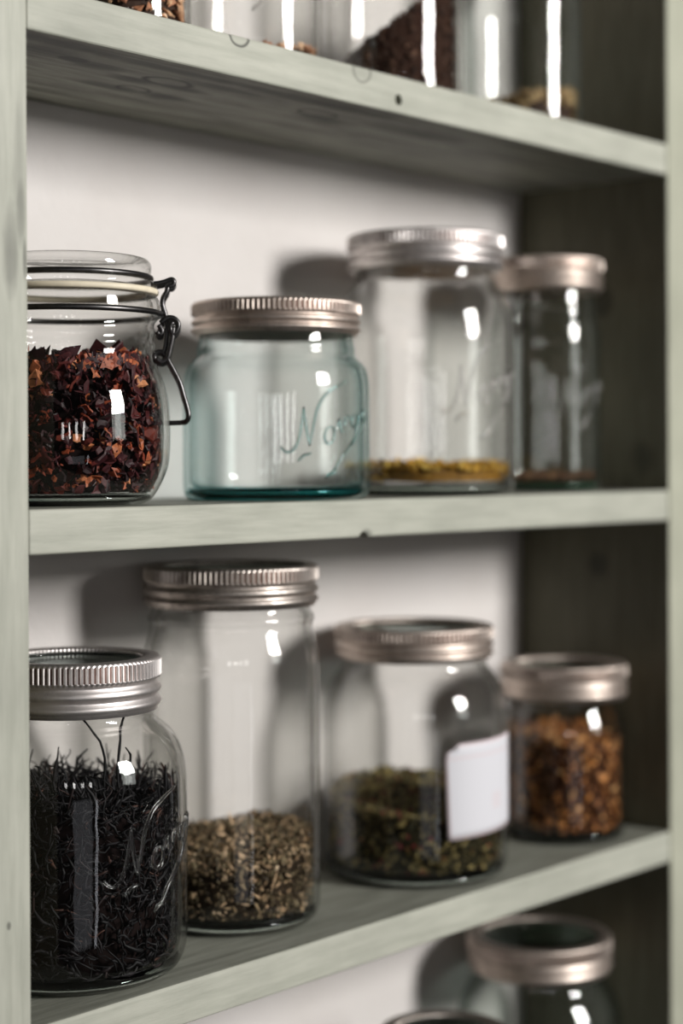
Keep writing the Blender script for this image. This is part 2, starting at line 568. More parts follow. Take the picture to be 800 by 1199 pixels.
def petal_arrays(n, size):
    """curled scraps of dried petal and peel: 3 x 4 sheets bent along both ways, closed with a back skin"""
    u, v = np.meshgrid(np.linspace(-1, 1, 4), np.linspace(-1, 1, 3), indexing='ij')
    u, v = u.ravel(), v.ravel()
    out = []
    s = size * np.exp(np.clip(rng.normal(0, 0.34, n), -0.8, 0.2))
    V = np.zeros((n, 24, 3))
    for i in range(n):
        k1, k2 = np.clip(rng.normal(0, 0.5, 2), -0.8, 0.8)
        a = rng.uniform(0.6, 1.5)
        X = u * a * (1 - 0.25 * v * v) + rng.normal(0, 0.14, 12)
        Y = v * 0.75 * (1 - 0.35 * u * u) + rng.normal(0, 0.12, 12)
        Z = k1 * u * u + k2 * v * v + rng.normal(0, 0.14, 12)
        P = np.stack([X, Y, Z], 1)
        V[i, :12] = P * s[i]
        V[i, 12:] = P * s[i] + np.array([0, 0, -0.22 * s[i]])
    faces = []
    for i in range(3):
        for j in range(2):
            a, b, c, d = i * 3 + j, (i + 1) * 3 + j, (i + 1) * 3 + j + 1, i * 3 + j + 1
            faces.append((a, b, c, d))
            faces.append((a + 12, d + 12, c + 12, b + 12))
    rim = [0, 3, 6, 9, 10, 11, 8, 5, 2, 1]
    for p, q in zip(rim, rim[1:] + rim[:1]):
        faces.append((p, p + 12, q + 12, q))
    return V, faces

def rand_rot(n):
    q = rng.normal(size=(n, 4))
    q /= np.linalg.norm(q, axis=1, keepdims=True)
    w, x, y, z = q.T
    return np.stack([np.stack([1 - 2 * (y * y + z * z), 2 * (x * y - z * w), 2 * (x * z + y * w)], -1),
                     np.stack([2 * (x * y + z * w), 1 - 2 * (x * x + z * z), 2 * (y * z - x * w)], -1),
                     np.stack([2 * (x * z - y * w), 2 * (y * z + x * w), 1 - 2 * (x * x + y * y)], -1)], -2)

def positions(n, rfun, z0, hfun, shell=0.86, topshare=0.35):
    """points against the inner wall and on the top of a heap (metres, jar-local)"""
    P = []
    while len(P) < n:
        a = rng.uniform(0, 2 * PI)
        if rng.uniform() < topshare:
            R = rfun(0.02)
            r = R * math.sqrt(rng.uniform(0, 1))
            x, y = r * math.cos(a), r * math.sin(a)
            z = hfun(x, y) - abs(rng.normal(0, 0.0012))
            rr = rfun(z)
            if r > rr:
                x, y = x * rr / r, y * rr / r
        else:
            z = rng.uniform(z0, 0.2)
            R = rfun(z)
            r = R * rng.uniform(shell, 1.0)
            x, y = r * math.cos(a), r * math.sin(a)
            if z > hfun(x, y):
                continue
        P.append((x, y, max(z, z0)))
    return np.array(P)

def heap_core(rfun, z0, hfun, shrink=0.9, drop=0.0015, na=48, nr=10, nz=8):
    """the dark body of a heap, under its outer crumbs"""
    V, F = [], []
    for i in range(nz + 1):
        for k in range(na):
            a = 2 * PI * k / na
            t = i / nz
            r = rfun(z0) * shrink
            h = hfun(r * math.cos(a), r * math.sin(a)) - drop
            z = z0 + (max(h, z0 + 0.0004) - z0) * t
            r = rfun(z) * shrink
            V.append((r * math.cos(a), r * math.sin(a), z))
    for i in range(nz):
        for k in range(na):
            F.append((i * na + k, i * na + (k + 1) % na, (i + 1) * na + (k + 1) % na, (i + 1) * na + k))
    prev = [nz * na + k for k in range(na)]
    for j in range(1, nr):
        cur = []
        for k in range(na):
            x, y, _ = V[nz * na + k]
            s = 1 - j / nr
            V.append((x * s, y * s, max(hfun(x * s, y * s) - drop, z0 + 0.0004)))
            cur.append(len(V) - 1)
        for k in range(na):
            F.append((prev[k], prev[(k + 1) % na], cur[(k + 1) % na], cur[k]))
        prev = cur
    F.append(tuple(prev))
    F.append(tuple(range(na))[::-1])
    return V, F

def contents(name, label, cat, root, arrays, rfun, z0, hfun, mats, shell=0.86, topshare=0.35, shrink=0.9, group=None, lie=0.0):
    """one heap of loose stuff standing in a jar; mats = (core, crumbs...)"""
    Vc, Fc = heap_core(rfun, z0, hfun, shrink)
    V = [np.array(Vc)]
    F = list(Fc)
    mi = [0] * len(Fc)
    off = len(Vc)
    for (A, faces), idx in arrays:
        n, k = A.shape[0], A.shape[1]
        P = positions(n, rfun, z0, hfun, shell, topshare)
        R = rand_rot(n)
        W = np.einsum('nij,nkj->nki', R, A) + P[:, None, :]
        # keep every crumb inside the glass
        rad = np.linalg.norm(W[..., :2], axis=-1)
        lim = np.array([rfun(min(max(z, z0), 0.25)) for z in P[:, 2]])[:, None] * np.ones_like(rad)
        s = np.minimum(1, lim / np.maximum(rad, 1e-9))
        W[..., 0] *= s
        W[..., 1] *= s
        W[..., 2] = np.maximum(W[..., 2], z0 - 0.0004)
        V.append(W.reshape(-1, 3))
        for i in range(n):
            o = off + i * k
            F += [tuple(o + q for q in f) for f in faces]
        mi += [idx] * (n * len(faces))
        off += n * k
    V = np.concatenate(V)
    o = link_mesh(name, V.tolist(), F, mats, None, smooth=False, loc=root.location, midx=mi)
    tag(o, label, cat, group, 'stuff')
    return o

def bumps(seed, amp, freq):
    r = np.random.default_rng(seed)
    w = [(r.normal(0, freq), r.normal(0, freq), r.uniform(0, 6.28)) for _ in range(7)]
    return lambda x, y: amp * sum(math.sin(a * x + b * y + c) for a, b, c in w) / 3.0

def wall_fun(prof, wall_t, gap=0.6):
    """inner radius (m) of a jar at a height (m)"""
    p = smooth_poly(prof, 2)
    zs = np.array([q[1] for q in p]) * MM
    rs = (np.array([q[0] for q in p]) - wall_t - gap) * MM
    order = np.argsort(zs, kind='stable')
    zs, rs = zs[order], rs[order]
    return lambda z: float(np.interp(z, zs, rs))

def cam_dirs(root):
    """unit vectors from a jar away from the viewer and to the viewer's right, used to say which side of a jar a detail is on"""
    d = Vector((root.location.x - CAM.x, root.location.y - CAM.y, 0)).normalized()
    return d, Vector((d.y, -d.x, 0))

def on_jar(root, theta, r, z):
    d, rt = cam_dirs(root)
    return (-d * math.cos(theta) + rt * math.sin(theta)) * r + Vector((0, 0, z))

# raised script on the old preserving jars: strokes as (angle in degrees round the jar, height in mm)
def script_strokes():
    S = [[(105, 596), (125, 622), (160, 632), (200, 600), (228, 520), (243, 430), (253, 345)],
         [(253, 345), (262, 430), (275, 510), (290, 592)],
         [(290, 592), (312, 480), (340, 360), (385, 275), (450, 222), (535, 176)],
         [(440, 470), (405, 480), (385, 530), (400, 575), (435, 565), (450, 515), (440, 470)],
         [(440, 490), (470, 470), (478, 430), (490, 440), (495, 500), (515, 490)],
         [(520, 470), (525, 425), (545, 405), (560, 415)],
         [(600, 395), (575, 400), (565, 440), (580, 470), (605, 440), (610, 392), (600, 470), (585, 540), (560, 590)],
         [(625, 425), (645, 400), (650, 360), (635, 370), (632, 410), (645, 430), (660, 410)],
         [(390, 800), (440, 755), (480, 690), (530, 630), (570, 570), (600, 520), (640, 455), (665, 400)],
         [(390, 800), (420, 770), (455, 765), (452, 735)],
         [(215, 690), (250, 655), (300, 640)]]
    out = []
    for s in S:
        t = []
        for (a, b) in s:
            px, py = 310 + a / 5.714, 420 + b / 5.714
            th = math.degrees(math.asin(min(0.97, (px - 324) / 109)))
            t.append((th, 20.1 + (540.4 - py) * 0.449))
        out.append(t)
    return out

def lettering(root, R, m, dth, scale, z_from, z_to, wide=1.0, rad=0.85):
    mb = MB()
    for s in script_strokes():
        q = spline(s, 5)
        pts = [on_jar(root, math.radians((th - 46.0) * wide + 46.0 + dth), (R + 0.05) * MM, (z_to + (z - z_from) * scale) * MM) for th, z in q]
        n = len(pts)
        rads = [rad * MM * (0.55 + 0.45 * math.sin(PI * min(1, max(0.0, (i + 0.5) / n)))) for i in range(n)]
        mb.add(tube(pts, rad * MM, 8, rads=rads))
    o = link_mesh('raised_lettering', mb.V, mb.F, m, root)
    fix_normals(o)
    return o

Z_TOP, Z_MID, Z_LOW, Z_BOT = ZT[0][1], ZT[1][1], ZT[2][1], ZT[3][1]

# ------------------------------------------------------------------ middle shelf
# 1. swing-top jar of dried hibiscus
px, d = 80, 0.825
x, y = place(px, d)
clip = empty('clip_top_jar', (x, y, Z_MID), 'wire clip jar with glass lid full of dark red dried petals', 'jar')
PROF1 = [(33, 0), (35.5, 0.4), (40, 3), (46.5, 15), (48, 24), (48, 44), (46, 56), (41.6, 66), (40.2, 72), (41.4, 74.5), (40.2, 77), (40.2, 79),
         (41.4, 81.5), (40.4, 84), (41.2, 86), (43.2, 88), (43.4, 93), (42.6, 98), (40, 98.4)]
jar_body(clip, PROF1, 3.0, 5.0, G_clear, S_clear)
LP = [(0, 112.5), (30, 112.6), (34, 115.4), (37.5, 115.8), (39.6, 113), (39.4, 108.6), (38.0, 106.6), (38.2, 105.4), (41.6, 104.6), (42.2, 102.6), (41.4, 101.4), (34, 101.2), (32, 104), (0, 105)]
V, F = lathe(smooth_poly(LP, 1), 96)
o = link_mesh('glass_lid', V, F, G_clear, clip)
fix_normals(o)
V, F = lathe([(36, 98.5), (42.2, 98.5), (42.8, 99.2), (42.8, 100.6), (42.2, 101.3), (36, 101.3)], 120, closed=True)
o = link_mesh('rubber_seal', V, F, M_gasket, clip)
fix_normals(o)
def ring(r, z, n=96):
    return [(r * math.cos(2 * PI * k / n) * MM, r * math.sin(2 * PI * k / n) * MM, z * MM) for k in range(n)]
V, F = tube(ring(39.2, 106.6), 1.4 * MM, 8, cyc=True)
link_mesh('lid_wire', V, F, M_wire, clip)
V, F = tube(ring(44.2, 89.6), 1.4 * MM, 8, cyc=True)
link_mesh('neck_wire', V, F, M_wire, clip)
TH = math.radians(86.6)
def cp(ax, ay, t=0.0):
    r = (ax - 80) * 0.4024 * MM
    z = (20.1 + (541.5 - ay) * 0.4024) * MM
    dd, rt = cam_dirs(clip)
    rad = -dd * math.cos(TH) + rt * math.sin(TH)
    tan = dd * math.sin(TH) + rt * math.cos(TH)
    return rad * (r / math.sin(TH)) + tan * (t * MM) + Vector((0, 0, z))
def eye(cx_, cy_, rr, t, n=14, t2=None):
    return [cp(cx_ + rr * math.cos(2 * PI * k / n), cy_ + rr * math.sin(2 * PI * k / n), t + ((t2 - t) * k / n if t2 is not None else 0)) for k in range(n + 1)]
mb = MB()
WR = 1.2 * MM
# upper link: out from the lid wire, over a small roll and down to the lower eye, on the near side and the far side
for t in (-6, 10):
    mb.add(tube(spline([cp(177, 334, t), cp(186, 333, t), cp(194, 331, t), cp(201, 328.5, t), cp(204, 331, t), cp(202, 336, t), cp(197, 337, t),
                        cp(195.5, 343, t), cp(191.5, 350, t), cp(190.5, 358, t), cp(193.5, 368, t), cp(195.5, 378, t), cp(195, 395, t), cp(193.5, 408, t),
                        cp(190, 416, t)], 4), WR, 8))
mb.add(tube([cp(203.5, 330, -6), cp(203.5, 330, 10)], WR, 8))
for q in (0,):
    mb.add(tube(eye(187, 419, 6.2, -6), WR, 8))
    mb.add(tube(eye(187, 419, 6.2, 10), WR, 8))
o = link_mesh('clip_link', mb.V, mb.F, M_wire, clip)
mb = MB()
for t in (-8.4, 12.4):
    mb.add(tube(spline([cp(186, 382, t), cp(190, 389, t), cp(187, 394, t), cp(184, 390, t)], 4), WR, 8))
    mb.add(tube(spline([cp(188, 380, t), cp(196, 374, t), cp(204, 374.5, t), cp(209, 381, t), cp(207, 389, t), cp(203, 393, t), cp(199.5, 386, t),
                        cp(202, 378.5, t)], 4), WR, 8))
    mb.add(tube(spline([cp(203, 384, t), cp(202, 396, t), cp(199, 410, t), cp(196, 421, t), cp(189, 425.5, t), cp(183, 421, t)], 4), WR, 8))
    mb.add(tube(spline([cp(195, 420, t), cp(202, 433, t), cp(210, 449, t), cp(215, 466, t), cp(219.5, 482, t), cp(220, 490, t), cp(217.5, 494.5, t * 0.8), cp(213, 495.5, t * 0.5), ], 4), WR, 8))
mb.add(tube(spline([cp(217.5, 494.5, -6.7), cp(214, 495.5, -3), cp(213, 495.5, 2), cp(214, 495.5, 7), cp(217.5, 494.5, 9.9)], 4), WR, 8))
mb.add(tube(spline([cp(213, 495.5, 2), cp(206, 495.8, 2), cp(198, 496, 2)], 3), WR, 8))
o = link_mesh('clip_lever', mb.V, mb.F, M_wire, clip)

rf1 = wall_fun(PROF1, 3.0)
b1 = bumps(3, 0.0022, 130)
h1 = lambda x, y: 0.0660 + b1(x, y)
C_dark = flat('dark_tea_dust', sr(26, 17, 16), 0.9, spec=0.1)
C_hib = island('dried_hibiscus', [(0.0, sr(26, 12, 15)), (0.4, sr(48, 19, 24)), (0.64, sr(72, 28, 30)), (0.78, sr(104, 42, 34)), (0.88, sr(142, 66, 42)), (0.96, sr(176, 100, 64)), (1.0, sr(206, 146, 104))], 0.5)
contents('dried_hibiscus', 'dark red and orange dried petal pieces filling the wire clip jar', 'dried flowers', clip,
         [(petal_arrays(2600, 0.0025), 1), (petal_arrays(620, 0.0042), 1), (chunk_arrays(1200, 0.0012, 0.6, 2.2), 1)], rf1, 0.0062, h1, [C_dark, C_hib], shell=0.84, topshare=0.25, shrink=0.86)

# 2. aqua jar with the raised script
PROF2 = [(43, 0), (46, 0.4), (48.6, 3), (49.2, 8), (49, 40), (49, 58), (48.4, 65), (46, 70.5), (42.4, 73.5), (41, 76), (41.6, 78.5), (40.6, 81), (40.2, 85), (40.2, 98), (38.4, 99)]
aqua = jar('preserving_jar', 'squat empty aqua blue jar with raised script lettering and metal ring lid', 324, 0.92, Z_MID, PROF2, 3.2, 6.5, G_aqua, S_aqua,
           103.0, 44.2, 17.5, M_band_warm, S_lid)
lettering(aqua, 49.0, E_aqua, 0, 1.0, 0, 0, rad=0.8)

# 3. large clear jar with a little yellow stuff
PROF3 = [(46, 0), (49, 0.5), (52, 4), (52.6, 12), (52.6, 80), (52.4, 98), (51, 108), (46.6, 117), (42.2, 122), (41, 126), (41.4, 129), (41, 133), (41, 146), (39.5, 147)]
big = jar('preserving_jar', 'large clear jar behind the aqua jar with a thin yellow layer inside', 499, 1.029, Z_MID, PROF3, 3.2, 6.5, G_clear, S_clear,
          151.5, 45.6, 21, M_band, S_lid)
lettering(big, 52.6, E_clear, 6, 1.15, 60, 88, rad=0.8)
C_yel = island('yellow_blossom', [(0.0, sr(120, 84, 20)), (0.5, sr(190, 142, 44)), (1.0, sr(226, 190, 96))], 0.7)
bb = bumps(5, 0.0014, 90)
contents('dried_yellow_blossom', 'thin layer of yellow dried blossom in the large clear jar', 'dried herbs', big, [(chunk_arrays(1500, 0.0016, 0.6, 2.0), 1)],
         wall_fun(PROF3, 3.2), 0.0082, lambda x, y: 0.0175 + bb(x, y), [C_yel, C_yel], topshare=0.6)

# 4. narrow clear jar
PROF4 = [(31, 0), (33.5, 0.5), (35.6, 4), (35.9, 10), (35.8, 95), (35.4, 104), (34, 109), (33.2, 113), (33.8, 116), (33, 119), (32.6, 124), (32.6, 142), (31, 143)]
slim = jar('preserving_jar', 'slim clear jar with ring lid on the middle shelf against the dark side panel', 639, 1.124, Z_MID, PROF4, 2.6, 6.0, G_green, S_green,
           148.0, 36.8, 21.5, M_band_warm, S_lid)
lettering(slim, 35.8, E_clear, 6, 0.9, 60, 82, rad=0.7)
C_brown = island('brown_crumbs', [(0.0, sr(52, 34, 24)), (0.6, sr(104, 72, 48)), (1.0, sr(150, 112, 76))], 0.75)
contents('spice_crumbs', 'few brown crumbs on the bottom of the slim clear jar', 'spice', slim, [(chunk_arrays(500, 0.0014, 0.6, 2.0), 1)],
         wall_fun(PROF4, 2.6), 0.0076, lambda x, y: 0.0105 + 0.05 * x, [C_brown, C_brown], topshare=0.6)

# ------------------------------------------------------------------ lower shelf
# 5. black tea
PROF5 = [(43, 0), (46, 0.4), (51, 4), (53.6, 12), (54.2, 20), (54.2, 84), (53.6, 96), (51.5, 105), (47.5, 112), (42, 117), (38.8, 119.8), (38.2, 122), (38.8, 124), (38, 126), (37.6, 130), (37.6, 145), (36, 146)]
tea = jar('preserving_jar', 'clear jar packed with black curly tea leaves under a knurled metal ring lid', 84, 0.832, Z_LOW, PROF5, 3.2, 6.5, G_clear, S_clear,
          149.0, 41.6, 25.5, M_band, S_lid)
lettering(tea, 54.2, E_clear, 12, 1.12, 60, 90, rad=1.05)
C_tea = island('black_tea', [(0.0, sr(9, 8, 10)), (0.6, sr(17, 15, 18)), (0.88, sr(30, 26, 29)), (0.96, sr(48, 36, 35)), (1.0, sr(84, 56, 46))], 0.6, spec=0.3)
rf5 = wall_fun(PROF5, 3.2)
b5 = bumps(8, 0.003, 90)
d5, r5 = cam_dirs(tea)
h5 = lambda x, y: 0.085 + b5(x, y) - 0.05 * (x * r5.x + y * r5.y)
mb = MB()
Vc, Fc = heap_core(rf5, 0.008, h5, 0.86, drop=0.004)
mb.V = [Vector(v) for v in Vc]
mb.F = [tuple(f) for f in Fc]
nc = len(Fc)
def strand(p, t, ln, rad, curl, keep=True, n=8):
    pts = []
    p = Vector(p)
    t = Vector(t).normalized()
    ax = Vector(rng.normal(size=3)).normalized()
    for i in range(n):
        pts.append(p.copy())
        t = (Matrix.Rotation(rng.normal(curl * 0.6, curl), 3, ax) @ t).normalized()
        if i % 3 == 2:
            ax = Vector(rng.normal(size=3)).normalized()
        p = p + t * (ln / n)
        if keep:
            p.z = max(p.z, 0.0078)
            lim = rf5(p.z) - rad
            rr = math.hypot(p.x, p.y)
            if rr > lim:
                p.x *= lim / rr
                p.y *= lim / rr
    rads = [rad * (0.5 + 0.6 * math.sin(PI * (i + 0.6) / n)) * rng.uniform(0.75, 1.25) for i in range(n)]
    return tube(pts, rad, 5, rads=rads)
P5 = positions(3200, rf5, 0.008, h5, 0.88, 0.16)
for p in P5:
    a = math.atan2(p[1], p[0])
    tg = Vector((-math.sin(a), math.cos(a), 0)) * rng.normal(0, 1) + Vector((0, 0, 1)) * rng.normal(0, 0.9) + Vector((math.cos(a), math.sin(a), 0)) * rng.normal(0, 0.25)
    mb.add(strand(p, tg, rng.uniform(0.007, 0.022), rng.choice([0.0003, 0.0004, 0.0006, 0.0009], p=[.3, .35, .25, .1]), 0.5))
for k in range(120):      # wisps standing up out of the heap
    a, r = rng.uniform(0, 2 * PI), 0.047 * math.sqrt(rng.uniform(0.1, 1))
    xx, yy = r * math.cos(a), r * math.sin(a)
    mb.add(strand((xx, yy, h5(xx, yy) - 0.003), (rng.normal(0, 0.5), rng.normal(0, 0.5), 1), rng.uniform(0.006, 0.014), rng.uniform(0.0003, 0.0006), 0.4))
for th, r, ln in ((26, 0.030, 0.052), (33, 0.036, 0.056), (44, 0.036, 0.034), (8, 0.03, 0.014), (-12, 0.036, 0.013), (62, 0.036, 0.012), (18, 0.04, 0.013)):
    q = on_jar(tea, math.radians(th), r, 0)
    mb.add(strand((q.x, q.y, h5(q.x, q.y) - 0.002), (rng.normal(0, 0.15), rng.normal(0, 0.15), 1), ln, 0.0006, 0.28, n=12))
o = link_mesh('black_tea_leaves', mb.V, mb.F, [C_dark, C_tea], None, loc=tea.location, midx=[0] * nc + [1] * (len(mb.F) - nc))
tag(o, 'black curly tea leaves filling the jar with the knurled ring lid', 'tea', None, 'stuff')

# 6. tall jar with herb tea
PROF6 = [(39, 0), (42, 0.5), (45.6, 4), (46.6, 12), (46.6, 120), (46.6, 134), (46.0, 142), (44.2, 149), (43.0, 153), (42.8, 156), (44.0, 157.5), (44.0, 159.5), (42.6, 161), (41.4, 164), (41.4, 180), (40, 181)]
tall = jar('preserving_jar', 'tallest clear jar, a quarter full of brown and green herb tea', 270, 0.925, Z_LOW, PROF6, 3.0, 6.5, G_clear, S_clear,
           186.5, 45.8, 21.5, M_band_dark, S_lid)
C_herb = island('herb_tea', [(0.0, sr(54, 44, 34)), (0.3, sr(88, 76, 56)), (0.55, sr(124, 110, 82)), (0.75, sr(160, 136, 104)), (0.9, sr(190, 158, 124)), (1.0, sr(222, 198, 166))], 0.7)
C_herbd = flat('herb_dust', sr(50, 40, 30), 0.9, spec=0.1)
d6, r6 = cam_dirs(tall)
b6 = bumps(12, 0.0018, 90)
def h6(x, y):
    return 0.040 + 0.12 * (x * d6.x + y * d6.y) + 0.10 * (x * r6.x + y * r6.y) + b6(x, y) + 0.006 * math.exp(-((x * x + y * y) / 0.0006))
contents('herb_tea', 'brown and green chopped herb tea heaped in the tallest jar', 'tea', tall,
         [(chunk_arrays(3400, 0.0010, 0.45, 3.0), 1), (chunk_arrays(500, 0.0010, 0.35, 5.5), 1), (chunk_arrays(2600, 0.0007, 0.6, 2.2), 1)],
         wall_fun(PROF6, 3.0), 0.008, h6, [C_herbd, C_herb], shell=0.9, topshare=0.3)

# 7. jar with the paper label
PROF7 = [(46, 0), (50, 0.5), (53.6, 5), (54.6, 14), (54.6, 88), (54, 98), (52, 107), (48, 114), (43.5, 119), (42.2, 122), (42.6, 125), (42, 128), (42, 140), (40.4, 141)]
lab = jar('preserving_jar', 'wide clear jar carrying a white paper label, half full of green tea mix', 484, 1.03, Z_LOW, PROF7, 3.2, 6.5, G_clear, S_clear,
          144.5, 46.4, 19, M_band_warm, S_lid)
C_mix = island('green_tea_mix', [(0.0, sr(40, 40, 24)), (0.4, sr(84, 76, 46)), (0.7, sr(126, 112, 70)), (0.93, sr(164, 146, 92)), (0.95, sr(128, 44, 36)), (1.0, sr(92, 28, 28))], 0.7)
C_mixd = flat('green_tea_dust', sr(46, 42, 28), 0.9, spec=0.1)
d7, r7 = cam_dirs(lab)
b7 = bumps(14, 0.0015, 80)
contents('green_tea_mix', 'green tea mixed with red berries in the jar with the paper label', 'tea', lab, [(chunk_arrays(5000, 0.0014, 0.75, 1.7), 1)],
         wall_fun(PROF7, 3.2), 0.008, lambda x, y: 0.046 + 0.10 * (x * d7.x + y * d7.y) - 0.02 * (x * r7.x + y * r7.y) + b7(x, y), [C_mixd, C_mix], shell=0.9)
# label: a curved sheet of paper with a pale pink border and faint printing, one corner torn
mp_, nt, out = mat('label_paper')
uv = N(nt, 'UVMap')
sp = N(nt, 'SeparateXYZ')
nt.links.new(uv.outputs[0], sp.inputs[0])
du = math_node(nt, 'MINIMUM', sp.outputs[0], math_node(nt, 'SUBTRACT', 1.0, sp.outputs[0]))
dv = math_node(nt, 'MINIMUM', sp.outputs[1], math_node(nt, 'SUBTRACT', 1.0, sp.outputs[1]))
edge = math_node(nt, 'MINIMUM', du, dv)
f = math_node(nt, 'MULTIPLY', math_node(nt, 'LESS_THAN', edge, 0.035), 0.35)
line = math_node(nt, 'LESS_THAN', math_node(nt, 'ABSOLUTE', math_node(nt, 'SUBTRACT', sp.outputs[1], 0.85)), 0.014)
f = math_node(nt, 'MAXIMUM', f, math_node(nt, 'MULTIPLY', line, 0.25))
bx_ = math_node(nt, 'MULTIPLY', math_node(nt, 'LESS_THAN', math_node(nt, 'ABSOLUTE', math_node(nt, 'SUBTRACT', sp.outputs[0], 0.62)), 0.08),
                math_node(nt, 'LESS_THAN', math_node(nt, 'ABSOLUTE', math_node(nt, 'SUBTRACT', sp.outputs[1], 0.33)), 0.09))
f = math_node(nt, 'MAXIMUM', f, math_node(nt, 'MULTIPLY', bx_, 0.16))
c = mixrgb(nt, f, sr(204, 203, 208), sr(208, 166, 164))
b = N(nt, 'BsdfPrincipled', Roughness=0.6)
nt.links.new(c, b.inputs['Base Color'])
nt.links.new(b.outputs[0], out.inputs[0])
NU, NV = 24, 12
V, F, UV = [], [], []
for side in (0, 1):
    for i in range(NU + 1):
        for j in range(NV + 1):
            u, v = i / NU, j / NV
            th = math.radians(17.5 + 65 * u + 2.2 * (1 - u) * (1 - v) * (1 if v < 0.9 else 1))
            zz = 29 + 52.5 * v + 1.5 * u - 1.2 * (1 - u) * (1 - v)
            if u < 0.12 and v > 0.9:
                th += math.radians(6) * (v - 0.9) / 0.1
                zz -= 2.5 * (v - 0.9) / 0.1 * (1 - u / 0.12)
            V.append(on_jar(lab, th, (54.75 + (0.2 if side == 0 else 0)) * MM, zz * MM))
            UV.append((u, v))
nside = (NU + 1) * (NV + 1)
for s in (0, 1):
    for i in range(NU):
        for j in range(NV):
            q = [s * nside + i * (NV + 1) + j, s * nside + (i + 1) * (NV + 1) + j, s * nside + (i + 1) * (NV + 1) + j + 1, s * nside + i * (NV + 1) + j + 1]
            F.append(q if s == 0 else q[::-1])
rim = [i * (NV + 1) for i in range(NU + 1)] + [NU * (NV + 1) + j for j in range(1, NV + 1)] + [i * (NV + 1) + NV for i in range(NU - 1, -1, -1)] + [j for j in range(NV - 1, 0, -1)]
for p, q in zip(rim, rim[1:] + rim[:1]):
    F.append((p, p + nside, q + nside, q))
lb = link_mesh('paper_label', V, F, mp_, lab)
uvl = lb.data.uv_layers.new(name='UVMap')
for lp in lb.data.loops:
    uvl.data[lp.index].uv = UV[lp.vertex_index]
fix_normals(lb)

# 8. small jar of orange pieces
PROF8 = [(33, 0), (36, 0.5), (38.6, 4), (39.2, 12), (39.2, 62), (38.8, 70), (37.4, 77), (35.4, 82), (34.8, 85), (35.2, 88), (34.8, 91), (34.8, 104), (33.4, 105)]
small = jar('preserving_jar', 'small clear jar filled with orange brown dried pieces beside the dark shelf side', 659, 1.125, Z_LOW, PROF8, 2.8, 6.0, G_clear, S_clear,
            111.0, 40.2, 22, M_band_warm, S_lid)
C_org = island('orange_pieces', [(0.0, sr(44, 28, 20)), (0.35, sr(92, 56, 34)), (0.65, sr(160, 102, 52)), (0.88, sr(200, 136, 76)), (1.0, sr(222, 172, 114))], 0.6)
C_orgd = flat('orange_dust', sr(70, 42, 26), 0.9, spec=0.1)
d8, r8 = cam_dirs(small)
b8 = bumps(17, 0.0022, 110)
contents('dried_orange_pieces', 'orange brown dried fruit and peel pieces filling the small jar', 'dried fruit', small,
         [(chunk_arrays(3000, 0.0016, 0.7, 1.8), 1), (chunk_arrays(500, 0.0024, 0.6, 1.7), 1)], wall_fun(PROF8, 2.8), 0.0076,
         lambda x, y: 0.066 - 0.10 * (x * r8.x + y * r8.y) + b8(x, y), [C_orgd, C_org], shell=0.88)

# ------------------------------------------------------------------ top shelf (lower halves in view)
def top_jar(label, px, d, R, H, glass, block, band, name='preserving_jar', sh=0.66):
    p = [(R - 5, 0), (R - 2.5, 0.5), (R - 0.4, 4), (R, 10), (R, H * sh), (R - 0.4, H * (sh + 0.06)), (R - 2, H * (sh + 0.11)), (R - 5, H * (sh + 0.16)), (R - 5.2, H * (sh + 0.2)), (R - 5.2, H - 5), (R - 6.6, H - 4)]
    r = jar(name, label, px, d, Z_TOP, p, 2.8, 6.0, glass, block, H, R - 1.5, 21, band, S_lid)
    return r, p
t1, p1 = top_jar('clear jar of rosy brown grain flakes standing on the top shelf', 147, 0.862, 33.5, 140, G_clear, S_clear, M_band)
C_gran = island('grain_flakes', [(0.0, sr(140, 88, 62)), (0.4, sr(196, 142, 106)), (0.75, sr(226, 184, 146)), (1.0, sr(242, 218, 192))], 0.65)
contents('grain_flakes', 'rosy brown grain flakes filling a jar on the top shelf', 'cereal', t1, [(chunk_arrays(1600, 0.0022, 0.5, 1.8), 1)],
         wall_fun(p1, 2.8), 0.0076, lambda x, y: 0.058, [C_brown, C_gran], shell=0.93)
t2, p2 = top_jar('clear jar on the top shelf, empty but for a few crumbs', 298, 0.93, 37.5, 150, G_clear, S_clear, M_band)
lettering(t2, 37.5, E_clear, -30, 0.9, 60, 70, rad=0.8)
contents('biscuit_crumbs', 'pale brown crumbs on the bottom of the nearly empty top shelf jar', 'spice', t2, [(chunk_arrays(420, 0.0016, 0.6, 2.0), 1)],
         wall_fun(p2, 2.8), 0.0076, lambda x, y: 0.0125 + 0.12 * x, [C_brown, C_gran], topshare=0.6)
t3, p3 = top_jar('clear jar on the top shelf with a steep mound of dark brown powder', 462, 1.02, 41, 150, G_clear, S_clear, M_band)
C_coc = island('dark_powder', [(0.0, sr(44, 30, 24)), (0.6, sr(70, 50, 40)), (0.92, sr(96, 70, 56)), (1.0, sr(150, 112, 90))], 0.8)
C_cocd = flat('dark_powder_body', sr(58, 40, 32), 0.9, spec=0.1)
d3, r3 = cam_dirs(t3)
contents('dark_brown_powder', 'steep mound of dark brown coarse powder in a top shelf jar', 'spice', t3, [(chunk_arrays(3200, 0.0011, 0.8, 1.5), 1)],
         wall_fun(p3, 2.8), 0.0076, lambda x, y: 0.042 + 0.72 * (x * r3.x + y * r3.y) - 0.05 * (x * d3.x + y * d3.y), [C_cocd, C_coc], shell=0.93, shrink=0.94)
t4, p4 = top_jar('greenish glass jar on the top shelf with straw coloured flakes at its bottom', 614, 1.115, 38, 130, G_green, S_green, M_band, sh=0.6)
